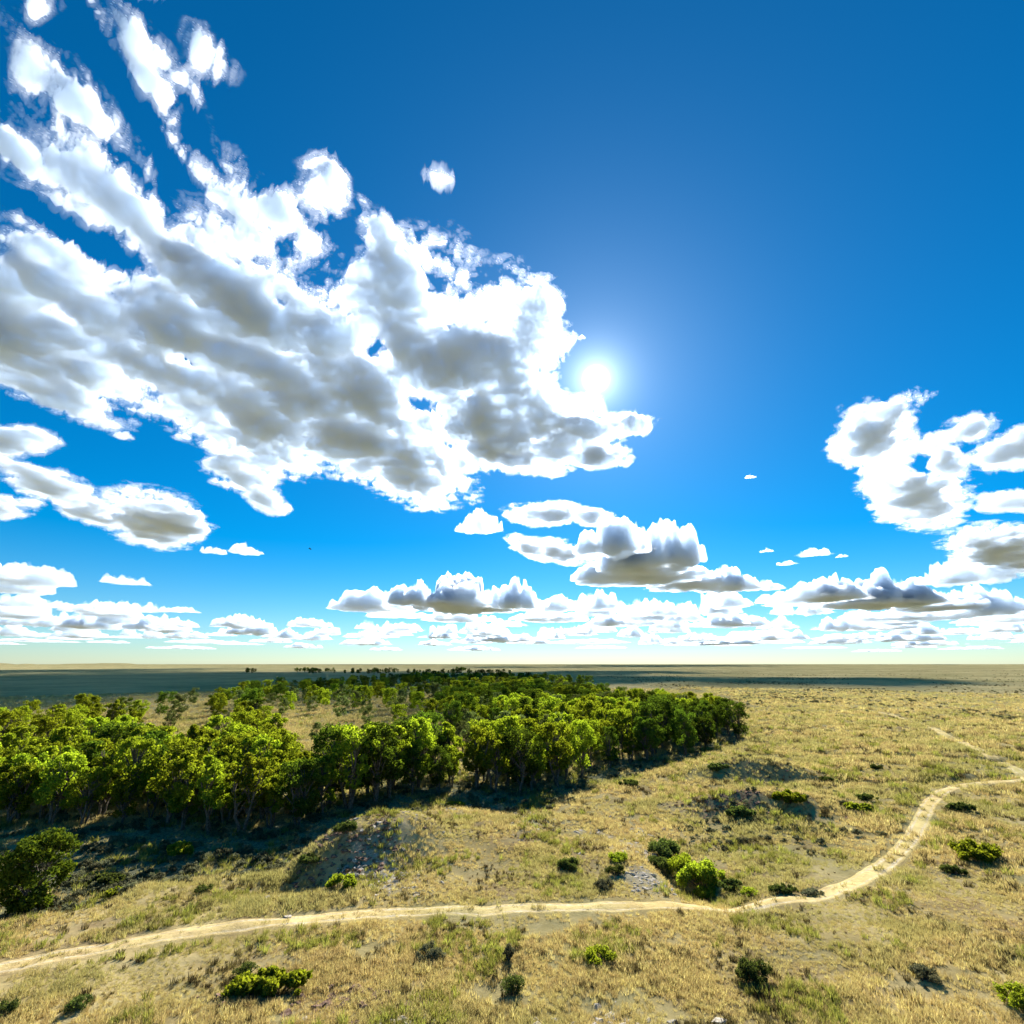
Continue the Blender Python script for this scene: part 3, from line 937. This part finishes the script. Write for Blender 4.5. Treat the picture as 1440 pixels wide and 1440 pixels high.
def cloud_mesh(X, Y, T, zb, zt, name):
    """grid X,Y with thickness field T (>0 inside); base and top heights -> closed mesh"""
    ny, nx = T.shape
    ins = T > 0
    q = ins[:-1, :-1] | ins[1:, :-1] | ins[:-1, 1:] | ins[1:, 1:]
    use = np.zeros_like(ins)
    use[:-1, :-1] |= q; use[1:, :-1] |= q; use[:-1, 1:] |= q; use[1:, 1:] |= q
    bid = np.full(T.shape, -1, dtype=np.int64); bid[use] = np.arange(use.sum())
    nb = use.sum()
    tid = bid.copy(); inner = use & ins
    tid[inner] = nb + np.arange(inner.sum())
    vb = np.stack([X[use], Y[use], zb[use]], 1)
    vt = np.stack([X[inner], Y[inner], zt[inner]], 1)
    V = np.concatenate([vb, vt])
    def corners(ids):
        a, b, c, d = ids[:-1, :-1][q], ids[:-1, 1:][q], ids[1:, 1:][q], ids[1:, :-1][q]
        return a, b, c, d
    a, b, c, d = corners(tid)
    top = np.stack([a, b, c, d], 1)
    a, b, c, d = corners(bid)
    bot = np.stack([a, d, c, b], 1)
    return mesh_np(name, V, quads=np.concatenate([top, bot]))

def deck_point(px, py, H):
    d = raydir(px, py)
    return np.array([d[0], d[1]]) * (H - CAMZ) / d[2]

def deck_cloud(name, label, blobs, H, T, res, dens, g=0.62, nscale=420.0, namp=0.9, bias=0.36, seed=1,
               stretch=None, holes=(), kind=None, pow_=1.25, gain=0.64, core=.55, veil=.0024):
    """cloud sheet seen from below; blobs are ellipses (px,py,rx,ry,deg,weight) laid onto the deck at height H"""
    prm = []
    lo = np.array([1e9, 1e9]); hi = -lo
    for b in list(blobs) + list(holes):
        px, py, rx, ry, deg = b[:5]
        w = b[5] if len(b) > 5 else 1.0
        a = math.radians(deg)
        p0 = deck_point(px, py, H)
        u = (deck_point(px + rx * math.cos(a), py + rx * math.sin(a), H) - deck_point(px - rx * math.cos(a), py - rx * math.sin(a), H)) / 2
        v = (deck_point(px - ry * math.sin(a), py + ry * math.cos(a), H) - deck_point(px + ry * math.sin(a), py - ry * math.cos(a), H)) / 2
        prm.append((p0, np.linalg.inv(np.stack([u, v], 1)), w))
        ext = np.abs(u) + np.abs(v)
        if len(prm) <= len(blobs):
            lo = np.minimum(lo, p0 - ext * 1.25); hi = np.maximum(hi, p0 + ext * 1.25)
    xs = np.arange(lo[0], hi[0], res); ys = np.arange(lo[1], hi[1], res)
    X, Y = np.meshgrid(xs, ys)
    S = np.zeros_like(X)
    wx = fbm(X / 700, Y / 700, 4, seed + 300) * 120; wy = fbm(X / 700, Y / 700, 4, seed + 400) * 120
    for i, (p0, inv, w) in enumerate(prm):
        dx = X + wx - p0[0]; dy = Y + wy - p0[1]
        q = np.sqrt((inv[0, 0] * dx + inv[0, 1] * dy) ** 2 + (inv[1, 0] * dx + inv[1, 1] * dy) ** 2)
        m = np.clip(1.15 - q, 0, 1) if i < len(blobs) else np.clip(1.2 - q, 0, 1)
        if i < len(blobs):
            S = 1 - (1 - S) * (1 - np.clip(m * w, 0, 0.98))
        else:
            S = S - m * w
    NX, NY = X, Y
    if stretch:
        a, k = stretch
        c, s = math.cos(a), math.sin(a)
        NX = (c * X + s * Y) / k; NY = -s * X + c * Y
    ww = 70.0
    NX = NX + fbm(NX / 160, NY / 160, 5, seed + 500, .62) * ww; NY = NY + fbm(NX / 160, NY / 160, 5, seed + 600, .62) * ww
    n = 0.9 * fbm(NX / nscale, NY / nscale, 8, seed, gain) + 0.7 * (billow(NX / (nscale * .6), NY / (nscale * .6), 8, seed + 50, gain) - 0.42)
    n2 = 1.3 * fbm(NX / 130, NY / 130, 7, seed + 90, .72) + .8 * (billow(NX / 80, NY / 80, 6, seed + 95, .7) - .42)
    f = S + (namp * n + namp * .7 * n2) * np.clip(S * 3, 0, 1) * (1 - core * S * S) - bias
    f[0, :] = f[-1, :] = -1; f[:, 0] = f[:, -1] = -1
    nl = 0.9 * fbm(NX / nscale, NY / nscale, 4, seed, .5) + 0.7 * (billow(NX / (nscale * .6), NY / (nscale * .6), 3, seed + 50, .45) - 0.42)
    fl = np.clip(S + .45 * namp * nl * np.clip(S * 3, 0, 1) * (1 - core * S * S) - bias, 0, None)
    t = np.where(f > 0, T * np.power(np.clip(.38 * f + .62 * fl, 0.004, None), pow_) * sstep(0, .35, f), 0)
    lump = 0.5 + 0.40 * np.clip(fbm(X / 260, Y / 260, 6, seed + 77, .56), -1.2, 1.2)
    zb = H - t * (0.25 + 0.35 * lump)
    zt = zb + t
    me = cloud_mesh(X, Y, t, zb, zt, name)
    me.materials.append(cloud_mat('vapour_' + name, dens, g))
    o = link(name, me)
    tag(o, label, 'cloud', 'clouds in the sky', kind)
    if veil:
        n3 = fbm(NX / 60, NY / 60, 5, seed + 700, .7)
        fv = f + .27 + .40 * n3 * np.clip(S * 3, 0, 1)
        fv[0, :] = fv[-1, :] = -1; fv[:, 0] = fv[:, -1] = -1
        tv = np.where((fv > 0) & (S > .03), 200 * np.clip(fv, 0, .8) ** 1.3, 0)
        zv = H - .5 * tv
        mv = cloud_mesh(X, Y, tv, zv, zv + tv, 'veil')
        mv.materials.append(cloud_mat('thin_vapour_' + name, veil, .6, (1, 1, 1)))
        link('veil', mv, o)
    return o

def cumulus(name, label, lumps, H, dens, g=0.62, seed=1, kind=None, pxres=1.5, rough=0.62, depth=0.7, soft=False):
    """flat-based cumulus; lumps are (px, py_base, width_px, height_px)"""
    pts = []
    lo = np.array([1e9, 1e9]); hi = -lo
    for (px, pb, w, h) in lumps:
        p = deck_point(px, pb, H)
        r = np.linalg.norm(p); sl = math.hypot(r, H)
        d = raydir(px, pb); k = sl / (FPX / max(d[1] * math.cos(PITCH) + d[2] * math.sin(PITCH), .3))
        a = w / 2 * k
        hh = h * k / max(math.cos(math.asin(d[2])), .5)
        pts.append((p, a, a * depth, hh, p / r, k))
        lo = np.minimum(lo, p - a * 1.3); hi = np.maximum(hi, p + a * 1.3)
    res = np.mean([q[5] for q in pts]) * pxres
    xs = np.arange(lo[0], hi[0], res); ys = np.arange(lo[1], hi[1], res)
    X, Y = np.meshgrid(xs, ys)
    Z = np.zeros_like(X)
    rs = np.random.RandomState(seed + 4000)
    am = np.mean([q[1] for q in pts]); hm = np.mean([q[3] for q in pts])
    def ball(cx, cy, cz, r, rz):
        i0 = max(1, int((cx - r - lo[0]) / res)); i1 = min(X.shape[1] - 1, int((cx + r - lo[0]) / res) + 2)
        j0 = max(1, int((cy - r - lo[1]) / res)); j1 = min(X.shape[0] - 1, int((cy + r - lo[1]) / res) + 2)
        if i1 <= i0 or j1 <= j0: return
        q = 1 - ((X[j0:j1, i0:i1] - cx) ** 2 + (Y[j0:j1, i0:i1] - cy) ** 2) / (r * r)
        Z[j0:j1, i0:i1] = np.maximum(Z[j0:j1, i0:i1], np.where(q > 0, cz + rz * np.sqrt(np.clip(q, 0, None)), 0))
    for (p, a, b, hh, er, k) in pts:
        el = np.array([-er[1], er[0]])
        nb = int(np.clip(a / res * 1.1, 8, 60))
        for j in range(nb):
            th = rs.rand() * 6.283; q = math.sqrt(rs.rand()) * .95
            c = p + el * math.cos(th) * q * a + er * math.sin(th) * q * b
            dome = math.sqrt(max(0, 1 - q * q))
            r = a * rs.uniform(.10, .30) * (.5 + .6 * dome)
            vr = r * min(1.0, 1.2 * hh / a)
            cz = max(0, dome * hh * rs.uniform(.35, .95) - vr * .9)
            ball(c[0], c[1], cz, r, vr)
            for m in range(5):
                th2 = rs.rand() * 6.283; rr = r * rs.uniform(.25, .45)
                ball(c[0] + math.cos(th2) * r * .75, c[1] + math.sin(th2) * r * .75, max(0, cz + vr * rs.uniform(.1, .55) - rr * .3), rr, rr * vr / r)
    W = np.zeros_like(X); HH = np.zeros_like(X)
    wx = fbm(X / am, Y / am, 4, seed + 9) * am * .35; wy = fbm(X / am, Y / am, 4, seed + 19) * am * .35
    for (p, a, b, hh, er, k) in pts:
        dx = X + wx - p[0]; dy = Y + wy - p[1]
        q = np.sqrt(((dx * er[0] + dy * er[1]) / b) ** 2 + ((-dx * er[1] + dy * er[0]) / a) ** 2)
        m = np.clip(1.2 - q, 0, 1)
        W = np.maximum(W, m); HH = np.maximum(HH, np.sqrt(m) * hh)
    n = fbm(X / (am * .28), Y / (am * .28), 6, seed, .62)
    n3 = fbm(X / (am * .5), Y / (am * .5), 7, seed + 33, .66) + .5 * (billow(X / (am * .3), Y / (am * .3), 5, seed + 35, .6) - .42)
    fv = W + .75 * n3 * np.clip(W * 3, 0, 1) - .30
    fv[0, :] = fv[-1, :] = -1; fv[:, 0] = fv[:, -1] = -1
    if soft:
        t = np.where(fv > 0, np.clip(fv, 0, 1) ** .9 * HH, 0)
    else:
        f = Z / hm + rough * .34 * n * np.clip(Z / hm * 4, 0, 1) - .02
        f[0, :] = f[-1, :] = -1; f[:, 0] = f[:, -1] = -1
        t = np.clip(f, 0, None) * hm
    zb = np.full_like(X, H) - t * (.10 + .15 * fbm(X / (am * .5), Y / (am * .5), 5, seed + 60))
    me = cloud_mesh(X, Y, t, zb, zb + t, name)
    me.materials.append(cloud_mat('vapour_' + name, dens, g))
    o = link(name, me)
    tag(o, label, 'cloud', 'clouds in the sky', kind)
    if not soft:
        tv = np.where(fv > 0, np.clip(fv, 0, 1) * np.maximum(HH, t) * .9 + .04 * hm, 0)
        zv = np.full_like(X, H) - .12 * tv
        mv = cloud_mesh(X, Y, tv, zv, zv + tv, 'veil')
        mv.materials.append(cloud_mat('thin_vapour_' + name, dens * .16, .6, (1, 1, 1)))
        link('veil', mv, o)
    return o

HD = 2000.0
SD = -math.atan2(1, 0.9)
deck_cloud('cloud', 'huge grey-bellied cloud bank with bright ragged edges beside the sun', [
    (40, 455, 190, 130, 18), (230, 485, 190, 115, 25), (430, 570, 200, 125, 20), (575, 660, 120, 62, 22),
    (650, 520, 140, 110, 15), (570, 410, 80, 95, 40), (730, 500, 62, 95, 0), (745, 580, 60, 60, 0), (340, 440, 150, 85, 35), (690, 610, 110, 60, 10),
    (350, 600, 130, 66, 25), (510, 490, 130, 76, 30), (110, 550, 130, 50, 20), (545, 345, 78, 28, 48), (520, 620, 130, 60, 25)],
    HD, 400, 8.0, .028, seed=3, pow_=1.35, core=.42, bias=.46, holes=[(520, 490, 26, 24, 0, 1.0), (458, 365, 40, 34, 20, 1.6), (255, 505, 14, 20, 0, .9), (580, 565, 20, 16, 0, .8), (375, 425, 16, 12, 0, .7), (310, 375, 26, 14, 40, .8), (110, 330, 130, 24, 25, 1.2), (415, 495, 12, 8, 0, .6)])
deck_cloud('cloud', 'long ragged white cloud streaks fanning out above the grey cloud bank', [
    (305, 270, 190, 44, 57), (230, 100, 112, 40, 52), (322, 115, 62, 32, 64), (100, 145, 190, 46, 43),
    (205, 315, 220, 42, 45), (50, 215, 100, 40, 42), (400, 325, 110, 46, 42), (58, 15, 50, 24, 30), (140, 10, 34, 14, 60), (258, 5, 30, 16, -40), (5, 75, 70, 40, 30)],
    HD, 200, 6.0, .036, seed=21, stretch=(SD, 2.0), bias=.44, namp=1.0, core=.35,
    holes=[(250, 245, 110, 24, 62, 1.8), (90, 305, 130, 24, 30, 1.6), (150, 215, 100, 10, 42, .8), (270, 165, 70, 12, 55, .9), (160, 90, 70, 14, 50, .8)])
deck_cloud('cloud', 'small detached white cloud scrap with open blue sky all round', [(452, 250, 62, 34, 42)], HD, 150, 6.0, .034, seed=31, bias=.36)
deck_cloud('cloud', 'tiny lone white puff high in the open blue', [(608, 250, 26, 13, -10)], HD, 60, 4.0, .012, seed=35, bias=.36)
deck_cloud('cloud', 'bright torn cloud fringe just below the sun', [(830, 600, 48, 36, 10), (790, 625, 60, 36, 10), (888, 597, 30, 20, 0), (720, 645, 80, 24, 15), (845, 640, 50, 18, 0)], HD, 240, 8.0, .034, seed=37, bias=.36)
deck_cloud('cloud', 'narrow white cloud tail hanging under the grey cloud bank', [(340, 672, 60, 26, 20), (375, 705, 40, 14, 25), (310, 650, 30, 18, 0)], HD, 240, 9.0, .026, seed=41, bias=.3)
deck_cloud('cloud', 'tall broken white cloud with blue gaps above the open grassland', [(1225, 622, 62, 48, -25), (1270, 575, 46, 24, -25), (1290, 700, 85, 56, 10), (1350, 608, 50, 22, -15), (1320, 650, 44, 34, 20)], HD, 280, 10.0, .03, seed=43, bias=.40, holes=[(1300, 655, 26, 18, 30, .9)])
HC = 1800.0
def lumps_between(x0, x1, y, w, h, seed, step=.75):
    r = random.Random(seed); out = []; x = x0
    while x < x1:
        ww = w * r.uniform(.6, 1.5)
        out.append((x, y + r.uniform(-4, 4), ww, h * r.uniform(.4, 1.3)))
        x += ww * r.uniform(step, step * 2.4)
    return out
cumulus('cloud', 'heaped white cumulus with dark grey core over the far treetops', [(905, 800, 130, 85), (945, 790, 80, 78), (860, 775, 100, 60), (895, 815, 170, 40), (1020, 828, 80, 40), (970, 826, 110, 36), (1070, 828, 60, 14)], HC, 0.0150, seed=51)
deck_cloud('cloud', 'low white cloud shelf joined to the heaped grey-cored cumulus', [(770, 724, 66, 18, 0), (830, 728, 34, 13, 0), (785, 778, 56, 17, 10), (740, 768, 28, 12, 20)], HD, 220, 12.0, .03, seed=53, bias=.36)
cumulus('cloud', 'small round white puff under the tip of the cloud bank', [(670, 745, 60, 38), (690, 744, 40, 26)], HC, 0.0120, seed=55)
deck_cloud('cloud', 'grey-bellied puff with a bright rim below the long cloud tail', [(215, 738, 78, 40, 14), (255, 738, 46, 18, 10)], HD, 330, 11.0, .03, seed=57, bias=.34)
deck_cloud('cloud', 'long sloping white cloud arm reaching in beside the grey-bellied puff', [(20, 622, 72, 24, 0), (70, 682, 110, 26, 24), (130, 724, 60, 16, 18), (0, 712, 60, 18, 5)], HD, 240, 10.0, .03, seed=59, bias=.38, holes=[(60, 652, 60, 9, 10, .9)])
cumulus('cloud', 'tiny flat white cloudlet, larger one of a pair in blue sky', [(342, 777, 46, 18)], HC, 0.0120, seed=61)
cumulus('cloud', 'tiny flat white cloudlet, smaller one of a pair in blue sky', [(298, 777, 36, 11)], HC, 0.0120, seed=63)
deck_cloud('cloud', 'rounded white cloud beside the tall broken one', [(1412, 640, 56, 28, -10), (1455, 628, 50, 30, 0)], HD, 240, 11.0, .032, seed=65, bias=.36)
deck_cloud('cloud', 'thin white cloud between two rounded heaps above the grassland', [(1415, 707, 46, 14, 0), (1450, 702, 40, 16, 0)], HD, 200, 12.0, .02, seed=67, bias=.32)
deck_cloud('cloud', 'broad grey-bottomed heap cloud low over the grassland', [(1398, 778, 70, 32, 5), (1450, 782, 60, 32, 0)], HD, 330, 14.0, .03, seed=69, bias=.34)
cumulus('cloud', 'knobbly cumulus pair standing on a far cloud row over the tree line', [(640, 856, 110, 60), (590, 848, 90, 36), (722, 852, 62, 52), (690, 858, 80, 26)], HC, 0.0140, seed=71)
cumulus('cloud', 'three-humped cumulus low over the open plain', [(1170, 842, 80, 40), (1250, 850, 110, 56), (1210, 852, 110, 30), (1320, 856, 110, 30)], HC, 0.0140, seed=73)
for i, (x, y, w, h) in enumerate([(1055, 668, 14, 7), (1078, 772, 18, 7), (1142, 774, 44, 12), (1182, 780, 16, 6), (1105, 790, 26, 7), (1322, 812, 56, 14), (170, 608, 30, 14), (818, 472, 12, 6)]):
    o = cumulus('cloud', 'tiny stray white cloudlet in open blue sky', [(x, y + h / 2, w, h), (x + w * .3, y + h / 2, w * .6, h * .7)], HC, 0.0120, seed=80 + i)
    o['group'] = 'stray cloudlets'
cumulus('cloud', 'flat ragged cloud row over the shaded plain, uppermost of the low rows', lumps_between(-40, 130, 806, 90, 26, 5), HC, 0.0120, seed=91)
rows = []
rq = random.Random(77)
for y in (822, 834, 844, 853, 861, 868, 875, 882, 888, 894, 900, 906, 911):
    x = -60
    while x < 1480:
        L = rq.uniform(90, 320)
        if rq.random() < (.5 if y < 850 else .85) and not (620 < x < 780 and y < 850):
            rows.append((x, x + L, y + rq.uniform(-3, 3), rq.uniform(50, 95) * (1.0 if y < 880 else .8), rq.uniform(.6, 1.4) * 36 * (924 - y) / 80))
        x += L + rq.uniform(10, 120)
for i, (x0, x1, y, w, h) in enumerate(rows):
    o = cumulus('distant_cloud_row', 'hazy band of small far-off clouds low above the horizon', lumps_between(x0, x1, y, w, h, 100 + i), HC, 0.0070, seed=120 + i, kind='stuff', pxres=1.8, rough=.9)
    o['group'] = 'far cloud rows'
